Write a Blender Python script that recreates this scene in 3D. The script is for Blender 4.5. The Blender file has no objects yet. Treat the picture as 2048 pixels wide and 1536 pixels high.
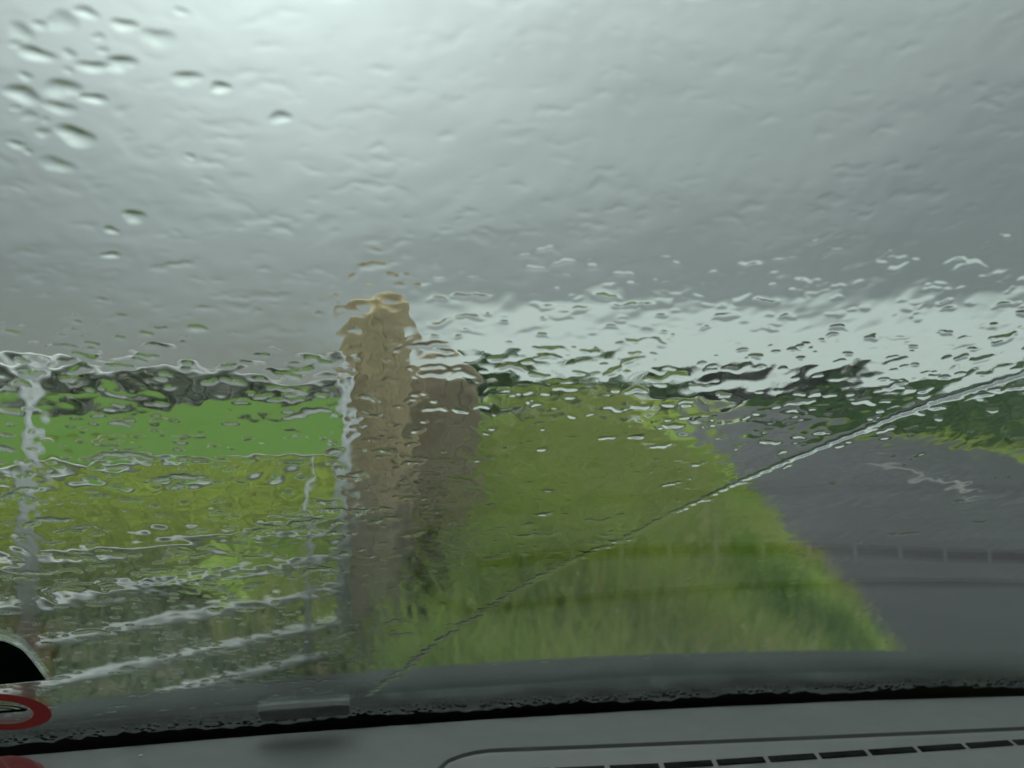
import bpy, bmesh, math, random
import numpy as np
from mathutils import Vector, Matrix

random.seed(7)
RNG = np.random.default_rng(11)
R = math.radians
scene = bpy.context.scene
C = scene.collection

# ------------------------------------------------------------------ camera
F = 1991.0                       # focal length in pixels of a 2048 wide frame
EYE = 1.05
PITCH = R(1.3)
cam_data = bpy.data.cameras.new('camera')
cam_data.sensor_width = 36.0
cam_data.lens = 36.0 * F / 2048.0
cam_data.clip_start = 0.02
cam_data.clip_end = 3000.0
cam_data.dof.use_dof = True
cam_data.dof.focus_distance = 0.60
cam_data.dof.aperture_fstop = 8.6
cam = bpy.data.objects.new('camera', cam_data)
cam.location = (0, 0, EYE)
cam.rotation_euler = (R(90) + PITCH, 0, 0)
C.objects.link(cam)
scene.camera = cam

# ------------------------------------------------------------------ world, sun, exposure
SUN_AZ, SUN_EL = R(-15), R(44)
sun_dir = Vector((math.sin(SUN_AZ) * math.cos(SUN_EL), math.cos(SUN_AZ) * math.cos(SUN_EL), math.sin(SUN_EL)))
world = bpy.data.worlds.new('World')
scene.world = world
world.use_nodes = True
wt = world.node_tree
wt.nodes.clear()


def wn(kind, **kw):
    n = wt.nodes.new(kind)
    for k, v in kw.items():
        setattr(n, k, v)
    return n


def wmath(op, a, b=None, c=None, clamp=False):
    n = wn('ShaderNodeMath', operation=op)
    n.use_clamp = clamp
    for i, v in enumerate((a, b, c)):
        if v is None:
            continue
        if isinstance(v, (int, float)):
            n.inputs[i].default_value = v
        else:
            wt.links.new(v, n.inputs[i])
    return n.outputs[0]


def wrange(v, a, b, c=0.0, d=1.0):
    n = wn('ShaderNodeMapRange', interpolation_type='SMOOTHSTEP')
    wt.links.new(v, n.inputs[0])
    for i, x in enumerate((a, b, c, d)):
        n.inputs[i + 1].default_value = x
    return n.outputs[0]


tc = wn('ShaderNodeTexCoord')
nrm = wn('ShaderNodeVectorMath', operation='NORMALIZE')
wt.links.new(tc.outputs['Generated'], nrm.inputs[0])
sep = wn('ShaderNodeSeparateXYZ')
wt.links.new(nrm.outputs[0], sep.inputs[0])
X, Y, Z = sep.outputs
# cloud texture, stretched along the horizon
mp = wn('ShaderNodeMapping')
mp.inputs['Scale'].default_value = (1.0, 1.0, 3.2)
wt.links.new(nrm.outputs[0], mp.inputs[0])
cl = wn('ShaderNodeTexNoise')
cl.inputs['Scale'].default_value = 2.3
cl.inputs['Detail'].default_value = 5
cl.inputs['Roughness'].default_value = 0.5
wt.links.new(mp.outputs[0], cl.inputs['Vector'])
cl2 = wn('ShaderNodeTexNoise')
cl2.inputs['Scale'].default_value = 7.0
cl2.inputs['Detail'].default_value = 3
wt.links.new(mp.outputs[0], cl2.inputs['Vector'])
# overcast gradient: dim near the horizon, about three times brighter overhead
ramp = wn('ShaderNodeValToRGB')
el = ramp.color_ramp.elements
el[0].position, el[0].color = 0.0, (0.225, 0.225, 0.225, 1)
el[1].position, el[1].color = 1.0, (2.5, 2.5, 2.5, 1)
for p, v in ((0.07, 0.212), (0.16, 0.24), (0.26, 0.325), (0.38, 0.45), (0.65, 1.4)):
    e = el.new(p)
    e.color = (v, v, v, 1)
wt.links.new(Z, ramp.inputs[0])
lum = wmath('MULTIPLY', ramp.outputs[0], wrange(cl.outputs[0], 0.3, 0.7, 0.88, 1.12))
lum = wmath('MULTIPLY', lum, wrange(X, -0.45, 0.15, 0.80, 1.03))
lum = wmath('MULTIPLY', lum, wrange(X, 0.05, 0.5, 1.0, 0.84))
# bright glow of the veiled sun
dot = wn('ShaderNodeVectorMath', operation='DOT_PRODUCT')
wt.links.new(nrm.outputs[0], dot.inputs[0])
dot.inputs[1].default_value = sun_dir
glow = wmath('POWER', wmath('MAXIMUM', dot.outputs['Value'], 0.0), 13.0)
lum = wmath('ADD', lum, wmath('MULTIPLY', glow, 0.75))
# a thin place in the cloud below the sun
dot2 = wn('ShaderNodeVectorMath', operation='DOT_PRODUCT')
wt.links.new(nrm.outputs[0], dot2.inputs[0])
dot2.inputs[1].default_value = Vector((-0.24, 0.90, 0.40)).normalized()
thin = wmath('POWER', wmath('MAXIMUM', dot2.outputs['Value'], 0.0), 48.0)
lum = wmath('ADD', lum, wmath('MULTIPLY', thin, 0.33))
# clear pale strip under the cloud edge, over the right-hand horizon
edge = wmath('ADD', Z, wmath('MULTIPLY', wmath('SUBTRACT', cl2.outputs[0], 0.5), 0.022))
gap = wmath('MULTIPLY', wrange(edge, 0.078, 0.118, 1.0, 0.0), wrange(X, -0.22, -0.02))
mix = wn('ShaderNodeMix', data_type='RGBA')
wt.links.new(gap, mix.inputs['Factor'])
tint = wn('ShaderNodeMix', data_type='RGBA', blend_type='MULTIPLY')
tint.inputs['Factor'].default_value = 1.0
wt.links.new(lum, tint.inputs['A'])
tint.inputs['B'].default_value = (0.93, 1.0, 0.995, 1)
wt.links.new(tint.outputs['Result'], mix.inputs['A'])
mix.inputs['B'].default_value = (0.55, 0.61, 0.60, 1)
# the clear-air sky above the cloud, seen only as a faint tint through it
sky = wn('ShaderNodeTexSky', sky_type='NISHITA')
sky.sun_disc = False
sky.sun_elevation = SUN_EL
sky.sun_rotation = SUN_AZ
addm = wn('ShaderNodeMix', data_type='RGBA', blend_type='ADD')
addm.inputs['Factor'].default_value = 0.006
wt.links.new(mix.outputs['Result'], addm.inputs['A'])
wt.links.new(sky.outputs[0], addm.inputs['B'])
bg = wn('ShaderNodeBackground')
bg.inputs['Strength'].default_value = 1.0
wt.links.new(addm.outputs['Result'], bg.inputs['Color'])
wo = wn('ShaderNodeOutputWorld')
wt.links.new(bg.outputs[0], wo.inputs['Surface'])

sun_data = bpy.data.lights.new('sun', 'SUN')
sun_data.energy = 1.5
sun_data.angle = R(18)
sun_data.color = (1.0, 0.97, 0.92)
sun = bpy.data.objects.new('sun', sun_data)
sun.rotation_euler = sun_dir.to_track_quat('Z', 'Y').to_euler()
C.objects.link(sun)

vs = scene.view_settings
vs.view_transform = 'Standard'
vs.look = 'None'
vs.exposure = 0.0
vs.gamma = 1.0
vs.use_curve_mapping = False
cy = scene.cycles
cy.max_bounces = 16
cy.transmission_bounces = 14
cy.transparent_max_bounces = 16
cy.glossy_bounces = 6
cy.diffuse_bounces = 3
cy.use_denoising = True
cy.caustics_refractive = True
cy.caustics_reflective = True


# ------------------------------------------------------------------ helpers
def link(o, parent=None):
    C.objects.link(o)
    if parent is not None:
        o.parent = parent
    return o


def tag(o, label=None, cat=None, group=None, kind=None):
    if label:
        o['label'] = label
    if cat:
        o['category'] = cat
    if group:
        o['group'] = group
    if kind:
        o['kind'] = kind
    return o


def empty(name, loc=(0, 0, 0)):
    o = bpy.data.objects.new(name, None)
    o.location = loc
    o.empty_display_size = 0.1
    return link(o)


def np_mesh(name, verts, quads=None, tris=None, smooth=False):
    """mesh from numpy arrays"""
    me = bpy.data.meshes.new(name)
    verts = np.asarray(verts, dtype=np.float32)
    nq = 0 if quads is None else len(quads)
    nt = 0 if tris is None else len(tris)
    me.vertices.add(len(verts))
    me.vertices.foreach_set('co', verts.ravel())
    loops, starts, k = [], [], 0
    if nq:
        loops.append(np.asarray(quads, dtype=np.int32).ravel())
        starts.append(np.arange(nq, dtype=np.int32) * 4)
        k = nq * 4
    if nt:
        loops.append(np.asarray(tris, dtype=np.int32).ravel())
        starts.append(k + np.arange(nt, dtype=np.int32) * 3)
    loops = np.concatenate(loops)
    starts = np.concatenate(starts)
    me.loops.add(len(loops))
    me.loops.foreach_set('vertex_index', loops)
    me.polygons.add(len(starts))
    me.polygons.foreach_set('loop_start', starts)
    me.update(calc_edges=True)
    if smooth:
        me.polygons.foreach_set('use_smooth', np.ones(len(starts), dtype=bool))
    return me


def obj(name, me, mat, parent=None):
    o = bpy.data.objects.new(name, me)
    if mat is not None:
        me.materials.append(mat)
    return link(o, parent)


def bm_obj(name, bm, mat, parent=None, smooth=False):
    me = bpy.data.meshes.new(name)
    bmesh.ops.recalc_face_normals(bm, faces=bm.faces[:])
    bm.to_mesh(me)
    bm.free()
    if smooth:
        for p in me.polygons:
            p.use_smooth = True
    return obj(name, me, mat, parent)


def grid_quads(nu, nv, off=0):
    i = np.arange(nu - 1)[:, None] * nv + np.arange(nv - 1)[None, :]
    i = i.ravel() + off
    return np.stack([i, i + nv, i + nv + 1, i + 1], 1)


def add_tube(bm, a, b, r, seg=12):
    a, b = Vector(a), Vector(b)
    d = b - a
    m = Matrix.Translation((a + b) / 2) @ d.to_track_quat('Z', 'Y').to_matrix().to_4x4()
    bmesh.ops.create_cone(bm, cap_ends=True, segments=seg, radius1=r, radius2=r, depth=d.length, matrix=m)


# ------------------------------------------------------------------ materials
class NT:
    def __init__(self, name):
        self.m = bpy.data.materials.new(name)
        self.m.use_nodes = True
        self.t = self.m.node_tree
        self.t.nodes.clear()
        self.out = self.n('ShaderNodeOutputMaterial')

    def n(self, kind, **kw):
        x = self.t.nodes.new(kind)
        for k, v in kw.items():
            setattr(x, k, v)
        return x

    def l(self, a, b):
        self.t.links.new(a, b)

    def noise(self, scale, detail=4, rough=0.55, stretch=None, coord='Object'):
        tc = self.n('ShaderNodeTexCoord')
        src = tc.outputs[coord]
        if stretch:
            mp = self.n('ShaderNodeMapping')
            mp.inputs['Scale'].default_value = stretch
            self.l(src, mp.inputs[0])
            src = mp.outputs[0]
        x = self.n('ShaderNodeTexNoise')
        x.inputs['Scale'].default_value = scale
        x.inputs['Detail'].default_value = detail
        x.inputs['Roughness'].default_value = rough
        self.l(src, x.inputs['Vector'])
        return x.outputs[0]

    def ramp(self, fac, stops):
        x = self.n('ShaderNodeValToRGB')
        e = x.color_ramp.elements
        e[0].position, e[0].color = stops[0][0], (*stops[0][1], 1)
        e[1].position, e[1].color = stops[-1][0], (*stops[-1][1], 1)
        for p, c in stops[1:-1]:
            k = e.new(p)
            k.color = (*c, 1)
        self.l(fac, x.inputs[0])
        return x.outputs[0]

    def mix(self, fac, a, b, blend='MIX'):
        x = self.n('ShaderNodeMix', data_type='RGBA', blend_type=blend)
        for s, v in (('Factor', fac), ('A', a), ('B', b)):
            if isinstance(v, (int, float)):
                x.inputs[s].default_value = v
            elif isinstance(v, tuple):
                x.inputs[s].default_value = (*v, 1)
            else:
                self.l(v, x.inputs[s])
        return x.outputs['Result']

    def math(self, op, a, b=0.0, clamp=False):
        x = self.n('ShaderNodeMath', operation=op)
        x.use_clamp = clamp
        for i, v in enumerate((a, b)):
            if isinstance(v, (int, float)):
                x.inputs[i].default_value = v
            else:
                self.l(v, x.inputs[i])
        return x.outputs[0]

    def rng(self, v, a, b, c=0.0, d=1.0):
        x = self.n('ShaderNodeMapRange', interpolation_type='SMOOTHSTEP')
        self.l(v, x.inputs[0])
        for i, q in enumerate((a, b, c, d)):
            x.inputs[i + 1].default_value = q
        return x.outputs[0]

    def bump(self, h, strength=0.4, dist=0.01):
        x = self.n('ShaderNodeBump')
        x.inputs['Strength'].default_value = strength
        x.inputs['Distance'].default_value = dist
        self.l(h, x.inputs['Height'])
        return x.outputs[0]

    def principled(self, color, rough=0.6, metal=0.0, normal=None, **kw):
        x = self.n('ShaderNodeBsdfPrincipled')
        for s, v in (('Base Color', color), ('Roughness', rough), ('Metallic', metal)):
            if isinstance(v, (int, float)):
                x.inputs[s].default_value = v
            elif isinstance(v, tuple):
                x.inputs[s].default_value = (*v, 1)
            else:
                self.l(v, x.inputs[s])
        for k, v in kw.items():
            x.inputs[k.replace('_', ' ')].default_value = v
        if normal is not None:
            self.l(normal, x.inputs['Normal'])
        self.l(x.outputs[0], self.out.inputs['Surface'])
        return x


def mat_ground():
    t = NT('rough_meadow')
    big = t.noise(0.35, 4)
    fine = t.noise(6.0, 6)
    grass = t.ramp(big, [(0.3, (0.13, 0.20, 0.02)), (0.5, (0.20, 0.245, 0.025)), (0.7, (0.165, 0.225, 0.025))])
    mud = t.ramp(fine, [(0.3, (0.032, 0.045, 0.022)), (0.48, (0.05, 0.068, 0.028)), (0.6, (0.105, 0.088, 0.058)), (0.75, (0.135, 0.108, 0.072))])
    # worn gateway: distance from the gate
    geo = t.n('ShaderNodeNewGeometry')
    d = t.n('ShaderNodeVectorMath', operation='DISTANCE')
    t.l(geo.outputs['Position'], d.inputs[0])
    d.inputs[1].default_value = (-1.3, 3.6, 0)
    fac = t.rng(t.math('ADD', d.outputs['Value'], t.math('MULTIPLY', big, 2.5)), 4.2, 7.5, 1.0, 0.0)
    col = t.mix(fac, grass, mud)
    col = t.mix(t.rng(fine, 0.35, 0.7, 0.0, 0.4), col, t.mix(fac, (0.11, 0.14, 0.03), (0.055, 0.07, 0.028)))
    t.principled(col, 0.9, normal=t.bump(fine, 0.6, 0.03), Specular_IOR_Level=0.05)
    return t.m


def mat_pasture():
    t = NT('pasture_grass')
    big = t.noise(0.05, 4)
    fine = t.noise(1.5, 5)
    mott = t.noise(0.35, 6, 0.7, stretch=(0.5, 2.2, 1))
    col = t.ramp(big, [(0.3, (0.060, 0.138, 0.010)), (0.7, (0.082, 0.162, 0.013))])
    col = t.mix(t.rng(mott, 0.35, 0.68, 0.0, 0.75), col, (0.042, 0.105, 0.010))
    col = t.mix(t.rng(mott, 0.44, 0.30, 0.0, 0.6), col, (0.125, 0.175, 0.02))
    col = t.mix(t.rng(fine, 0.3, 0.75, 0.0, 0.3), col, (0.088, 0.12, 0.02))
    t.principled(col, 0.9, Specular_IOR_Level=0.05)
    return t.m


def mat_blade(name, stops):
    t = NT(name)
    a = t.n('ShaderNodeAttribute', attribute_name='tone')
    col = t.ramp(a.outputs['Fac'], stops)
    p = t.principled(col, 0.6, Specular_IOR_Level=0.12)
    # thin leaves let some light through
    tr = t.n('ShaderNodeBsdfTranslucent')
    t.l(col, tr.inputs[0])
    mx = t.n('ShaderNodeMixShader')
    mx.inputs[0].default_value = 0.35
    t.l(p.outputs[0], mx.inputs[1])
    t.l(tr.outputs[0], mx.inputs[2])
    t.l(mx.outputs[0], t.out.inputs['Surface'])
    return t.m


def mat_wood(name, light, dark, grain=1.0, weather=False):
    t = NT(name)
    g = t.noise(7.0 * grain, 8, 0.65, stretch=(6, 6, 0.5))
    p = t.noise(2.3, 5)
    f = t.noise(40, 4, 0.6, stretch=(3, 3, 0.25))
    mid = tuple((a + b) / 2 for a, b in zip(light, dark))
    c = t.ramp(g, [(0.3, dark), (0.48, mid), (0.68, light)])
    c = t.mix(t.rng(p, 0.45, 0.7, 0.0, 0.55), c, tuple(0.55 * v + 0.01 for v in mid))
    # grey, damp and lichen-stained towards the ground; dark runs and knots
    z = t.n('ShaderNodeSeparateXYZ')
    tcx = t.n('ShaderNodeTexCoord')
    t.l(tcx.outputs['Object'], z.inputs[0])
    zz = t.math('ADD', z.outputs[2], t.math('MULTIPLY', p, 0.5))
    if weather:
        c = t.mix(t.rng(zz, 1.15, 0.75, 0.0, 0.62), c, tuple(0.42 * sum(mid) / 3 + 0.012 * k_ for k_ in (3, 2, 1)))
    st = t.noise(9, 4, 0.6, stretch=(4, 4, 0.35))
    c = t.mix(t.rng(st, 0.56, 0.68, 0.0, 0.7), c, tuple(0.22 * v for v in mid))
    kn = t.noise(6.5, 2, 0.4)
    c = t.mix(t.rng(kn, 0.66, 0.72, 0.0, 0.8), c, tuple(0.2 * v for v in mid))
    h = t.math('ADD', g, t.math('MULTIPLY', f, 0.35))
    t.principled(c, 0.62, normal=t.bump(h, 0.7, 0.02))
    return t.m


def mat_asphalt():
    t = NT('wet_asphalt')
    f = t.noise(90, 5, 0.7)
    b = t.noise(0.7, 5)
    c = t.ramp(f, [(0.3, (0.013, 0.0105, 0.0138)), (0.7, (0.030, 0.0245, 0.031))])
    c = t.mix(t.rng(b, 0.35, 0.7, 0.0, 0.5), c, (0.019, 0.0155, 0.0205))
    r = t.rng(b, 0.3, 0.7, 0.42, 0.6)
    t.principled(c, r, normal=t.bump(f, 0.8, 0.006), Specular_IOR_Level=0.12)
    return t.m


def mat_simple(name, col, rough=0.5, metal=0.0, vary=0.12, scale=20, bump=0.0, bdist=0.002, bscale=None, spec=0.5):
    t = NT(name)
    n = t.noise(scale, 5)
    c = t.mix(t.rng(n, 0.3, 0.7), tuple(v * (1 - vary) for v in col), tuple(min(1, v * (1 + vary)) for v in col))
    nn = None
    if bump:
        nn = t.bump(t.noise(bscale or scale * 5, 4), bump, bdist)
    t.principled(c, rough, metal, nn, Specular_IOR_Level=spec)
    return t.m


def mat_glass(name, col, ior, rough=0.0, ripple=False):
    t = NT(name)
    g = t.n('ShaderNodeBsdfGlass')
    g.inputs['Color'].default_value = (*col, 1)
    g.inputs['IOR'].default_value = ior
    g.inputs['Roughness'].default_value = rough
    t.l(g.outputs[0], t.out.inputs['Surface'])
    return t.m


def mat_film(name, col):
    """printed translucent film, lit from behind by daylight"""
    t = NT(name)
    p = t.n('ShaderNodeBsdfDiffuse')
    p.inputs[0].default_value = (*col, 1)
    tr = t.n('ShaderNodeBsdfTranslucent')
    tr.inputs[0].default_value = (*col, 1)
    mx = t.n('ShaderNodeMixShader')
    mx.inputs[0].default_value = 0.45
    t.l(p.outputs[0], mx.inputs[1])
    t.l(tr.outputs[0], mx.inputs[2])
    t.l(mx.outputs[0], t.out.inputs['Surface'])
    return t.m


M = {}
M['ground'] = mat_ground()
M['pasture'] = mat_pasture()
M['asphalt'] = mat_asphalt()
M['paint'] = mat_simple('road_paint', (0.22, 0.205, 0.2), 0.7, vary=0.6, scale=5, spec=0.1)
M['verge'] = mat_simple('verge_soil', (0.14, 0.20, 0.03), 0.9, vary=0.45, scale=5, bump=0.5, bdist=0.02, bscale=20, spec=0.05)
M['blade'] = mat_blade('verge_blade', [(0.0, (0.10, 0.17, 0.025)), (0.4, (0.22, 0.32, 0.05)), (0.72, (0.32, 0.37, 0.09)), (0.9, (0.34, 0.34, 0.11)), (1.0, (0.40, 0.33, 0.17))])
M['blade_field'] = mat_blade('field_blade', [(0.0, (0.028, 0.042, 0.02)), (0.35, (0.055, 0.072, 0.028)), (0.7, (0.21, 0.255, 0.03)), (1.0, (0.28, 0.23, 0.12))])
M['seed'] = mat_blade('seed_head', [(0.0, (0.21, 0.27, 0.06)), (1.0, (0.38, 0.35, 0.16))])
M['flower'] = mat_blade('pale_flower', [(0.0, (0.55, 0.45, 0.15)), (1.0, (0.7, 0.66, 0.5))])
M['leaf_dark'] = mat_blade('hedge_leaf', [(0.0, (0.025, 0.045, 0.017)), (0.6, (0.05, 0.075, 0.028)), (1.0, (0.08, 0.085, 0.05))])
M['leaf_green'] = mat_blade('tree_leaf', [(0.0, (0.03, 0.075, 0.02)), (0.6, (0.05, 0.11, 0.028)), (1.0, (0.085, 0.13, 0.045))])
M['leaf_hazed'] = mat_blade('hazed_leaf', [(0.0, (0.06, 0.062, 0.055)), (0.6, (0.085, 0.082, 0.075)), (1.0, (0.12, 0.105, 0.10))])  # distance haze mixed into the leaf colour
M['bark'] = mat_wood('bark', (0.10, 0.08, 0.06), (0.03, 0.025, 0.02))
M['post'] = mat_wood('post_timber', (0.66, 0.50, 0.31), (0.30, 0.225, 0.145), weather=True)
M['post_end'] = mat_wood('post_end_grain', (0.55, 0.40, 0.16), (0.30, 0.20, 0.075), 2.0)
M['post_old'] = mat_wood('weathered_timber', (0.41, 0.325, 0.235), (0.19, 0.148, 0.108))
M['post_old_end'] = mat_wood('weathered_end_grain', (0.47, 0.35, 0.19), (0.22, 0.16, 0.09), 2.0)
M['galv'] = mat_simple('galvanised_steel', (0.44, 0.44, 0.45), 0.5, 0.2, vary=0.15, scale=25, bump=0.1)
M['dash'] = mat_simple('dashboard_plastic', (0.118, 0.126, 0.128), 0.7, spec=0.22, vary=0.03, scale=60, bump=0.25, bdist=0.0004, bscale=900)
M['dash_trim'] = mat_simple('grille_plastic', (0.10, 0.106, 0.108), 0.6, vary=0.03, scale=60, bump=0.2, bdist=0.0004, bscale=900)
M['black'] = mat_simple('slot_shade_black', (0.009, 0.011, 0.011), 0.85, vary=0.3, scale=80, spec=0.03)  # darkness inside the vent openings, painted on solid inlays
M['groove_shade'] = mat_simple('groove_shade_grey', (0.05, 0.053, 0.054), 0.8, vary=0.1, spec=0.1)  # shadow tone for the strip along the grille groove
M['housing'] = mat_simple('housing_plastic', (0.2, 0.206, 0.206), 0.8, vary=0.12, scale=90, spec=0.2)
M['frit'] = mat_simple('black_frit', (0.012, 0.015, 0.015), 0.45, vary=0.5, scale=150)
M['cowl'] = mat_simple('cowl_plastic', (0.012, 0.014, 0.014), 0.8, spec=0.08, vary=0.5, scale=35, bump=0.5, bdist=0.002, bscale=140)
M['bonnet'] = mat_simple('bonnet_paint', (0.022, 0.023, 0.024), 0.75, spec=0.05, vary=0.15, scale=20)
M['headliner'] = mat_simple('headliner_cloth', (0.16, 0.16, 0.155), 0.9)
M['carpet'] = mat_simple('carpet', (0.03, 0.03, 0.032), 0.95)
M['sticker_green'] = mat_film('dark_green_print', (0.004, 0.024, 0.016))
M['sticker_white'] = mat_film('white_print', (0.8, 0.82, 0.82))
M['sticker_red'] = mat_film('red_print', (0.18, 0.024, 0.022))
M['sticker_black'] = mat_film('black_print', (0.01, 0.01, 0.012))
M['red_lump'] = mat_simple('red_lump', (0.16, 0.018, 0.02), 0.9, vary=0.2, scale=60, bump=0.3, bdist=0.001, bscale=500)
M['crumb'] = mat_simple('crumb', (0.6, 0.57, 0.5), 0.8)
M['glass'] = mat_glass('windscreen_glass', (0.945, 0.985, 0.965), 1.5)
M['water'] = mat_glass('rain_water', (0.985, 0.995, 0.99), 1.333)

# ------------------------------------------------------------------ terrain
ROAD_ANG = R(9.3)
RD = np.array([math.sin(ROAD_ANG), math.cos(ROAD_ANG)])      # along the road
RN = np.array([math.cos(ROAD_ANG), -math.sin(ROAD_ANG)])     # to its right
ROAD_L, ROAD_R = 0.90, 7.2
GDIR = np.array([math.sin(R(39.9)), math.cos(R(39.9))])      # gate line, receding to the right
GEND = np.array([-0.64, 3.81])                               # gate end beside the post


def sstep(a, b, x):
    q = np.clip((x - a) / (b - a + 1e-12), 0, 1)
    return q * q * (3 - 2 * q)


def terrain(x, y):
    d = np.hypot(x, y)
    left = sstep(6.0, -6.0, x - 0.12 * y)
    rise = 0.0105 * np.clip(d - 35, 0, 1e9) * sstep(35, 80, d) * left
    rise = np.minimum(rise, 2.4 + 0.0 * d)
    return rise


def sheet(name, xs, ys, off, mat, fn=terrain, mask=None):
    gx, gy = np.meshgrid(xs, ys, indexing='ij')
    gz = fn(gx, gy) + off
    v = np.stack([gx, gy, gz], -1).reshape(-1, 3)
    q = grid_quads(len(xs), len(ys))
    if mask is not None:
        cx = v[q].mean(1)
        q = q[mask(cx[:, 0], cx[:, 1])]
    o = obj(name, np_mesh(name, v, q, smooth=True), mat)
    return o


def spread(a, b, n, p=2.2):
    s = np.linspace(-1, 1, n)
    s = np.sign(s) * np.abs(s) ** p
    return np.where(s < 0, -s * a, s * b)


ground = sheet('ground', spread(-1500, 1500, 181), spread(-400, 2200, 221), 0.0, M['ground'])
tag(ground, kind='structure')

past = sheet('pasture', np.linspace(-170, 4, 120), np.linspace(19, 175, 110), 0.05, M['pasture'],
             mask=lambda x, y: (x - 0.14 * y < -1.6))
tag(past, kind='structure')


def strip(name, s0, s1, a0, a1, n, z, mat, ns=2):
    ss = np.linspace(s0, s1, ns)
    aa = np.linspace(0, 1, n) ** 2 * (a1 - a0) + a0
    gs, ga = np.meshgrid(ss, aa, indexing='ij')
    x = gs * RN[0] + ga * RD[0]
    y = gs * RN[1] + ga * RD[1]
    v = np.stack([x, y, np.full_like(x, z)], -1).reshape(-1, 3)
    return obj(name, np_mesh(name, v, grid_quads(ns, n)), mat)


road = strip('road', ROAD_L, ROAD_R, -30, 900, 60, 0.02, M['asphalt'], 14)
tag(road, kind='structure')
for k, a0 in enumerate((12.6, 29.5, 46.5, 63.5, 80.5, 97.5)):
    o = strip('road_marking', 3.48, 3.62, a0, a0 + 7.2, 6, 0.026, M['paint'])
    tag(o, kind='structure')
    o.parent = road


# verge bank between gatepost and road
def bank_h(s, a):
    foot = -1.0 - 2.2 * sstep(4.1, 6.0, a)                # the bank starts beyond the gateposts
    top = -0.45 - 0.35 * sstep(4.0, 6.0, a)
    prof = np.where(s > top, sstep(0.95, top, s), sstep(foot, top, s))
    along = 0.52 * sstep(2.2, 5.0, a) * (1 - 0.72 * sstep(8.5, 15, a)) * (1 - sstep(80, 140, a))
    lump = 0.05 * np.sin(s * 5.1 + 1.3 * a) + 0.04 * np.sin(a * 2.3 - s * 2)
    return prof * (along + lump * sstep(2.2, 5, a) * (1 - sstep(20, 40, a))) + 0.035


ss = np.linspace(-3.2, 1.0, 40)
aa = np.linspace(0, 1, 120) ** 2 * 138 + 2.0
gs, ga = np.meshgrid(ss, aa, indexing='ij')
gx = gs * RN[0] + ga * RD[0]
gy = gs * RN[1] + ga * RD[1]
gz = bank_h(gs, ga) - 0.10 * (gs > 0.98)
vq = grid_quads(40, 120)
vfoot = -1.0 - 2.2 * sstep(4.1, 6.0, ga.ravel())
vq = vq[(gs.ravel()[vq] > vfoot[vq] - 0.02).any(1)]
verge = obj('grass_verge', np_mesh('grass_verge', np.stack([gx, gy, gz], -1).reshape(-1, 3), vq, smooth=True), M['verge'])
tag(verge, kind='structure')


# ------------------------------------------------------------------ grass blades
def blades(name, px, py, pz, h, w, mat, tone, lean=0.35, dirs=None):
    n = len(px)
    ang = RNG.uniform(0, 2 * np.pi, n)
    wx, wy = np.cos(ang) * w / 2, np.sin(ang) * w / 2
    la = RNG.uniform(0, 2 * np.pi, n) if dirs is None else dirs + RNG.normal(0, 0.6, n)
    lm = np.abs(RNG.normal(lean, lean * 0.5, n)) * h
    lx, ly = np.cos(la) * lm, np.sin(la) * lm
    base = np.stack([px, py, pz], -1)
    side = np.stack([wx, wy, np.zeros(n)], -1)
    mid = base + np.stack([lx * 0.3, ly * 0.3, h * 0.58], -1)
    tip = base + np.stack([lx, ly, h * (1 - 0.15 * lm / np.maximum(h, 1e-6))], -1)
    v = np.stack([base - side, base + side, mid + side * 0.75, mid - side * 0.75, tip], 1).reshape(-1, 3)
    i = np.arange(n) * 5
    q = np.stack([i, i + 1, i + 2, i + 3], 1)
    t = np.stack([i + 3, i + 2, i + 4], 1)
    me = np_mesh(name, v, q, t)
    at = me.attributes.new('tone', 'FLOAT', 'POINT')
    at.data.foreach_set('value', np.repeat(np.clip(tone, 0, 1), 5).astype(np.float32))
    return obj(name, me, mat)


def road_pts(n, s0, s1, a0, a1, power=1.0):
    s = RNG.uniform(s0, s1, n)
    a = a0 + (a1 - a0) * RNG.uniform(0, 1, n) ** power
    return s, a, s * RN[0] + a * RD[0], s * RN[1] + a * RD[1]


def patch(x, y, f, seed):
    r = np.random.default_rng(seed)
    v = 0
    for k in range(6):
        d = r.normal(size=2) * f
        v = v + np.sin(x * d[0] + y * d[1] + r.uniform(0, 6.28))
    return v / 6 * 0.9 + 0.5


s, a, x, y = road_pts(70000, -2.6, 0.98, 2.6, 26, 1.6)
ok_ = (s > -1.0 - 2.2 * sstep(4.1, 6.0, a)) & (s < 0.70 + 0.34 * patch(x, y, 2.6, 31) + RNG.normal(0, 0.05, len(s)))
s, a, x, y = s[ok_], a[ok_], x[ok_], y[ok_]
z = bank_h(s, a) - 0.02
crest = np.exp(-((s + 0.55) / 0.75) ** 2)
gap_ = np.clip(1 - sstep(-0.75, -1.0, s) * (1 - sstep(4.0, 5.0, a)), 0.22, 1)
hh = (0.10 + 0.06 * sstep(0.9, 0.3, s) + 0.36 * crest * (1 - 0.5 * sstep(9, 15, a))) * RNG.uniform(0.55, 1.15, len(s)) * gap_ * (0.55 + 0.9 * np.clip(patch(x, y, 4.2, 21), 0, 1))
tone = 0.02 + 0.55 * patch(x, y, 1.6, 3) + 0.35 * patch(x, y, 5.0, 13) + RNG.normal(0, 0.13, len(s)) + 0.05 * crest + 0.55 * sstep(0.62, 0.95, s) * (RNG.uniform(0, 1, len(s)) < 0.5)
o = blades('verge_grass', x, y, z, hh, RNG.uniform(0.006, 0.013, len(s)), M['blade'], tone, 0.38)
tag(o, 'tall tangled green grass covering the roadside bank', 'grass', kind='stuff')

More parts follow.
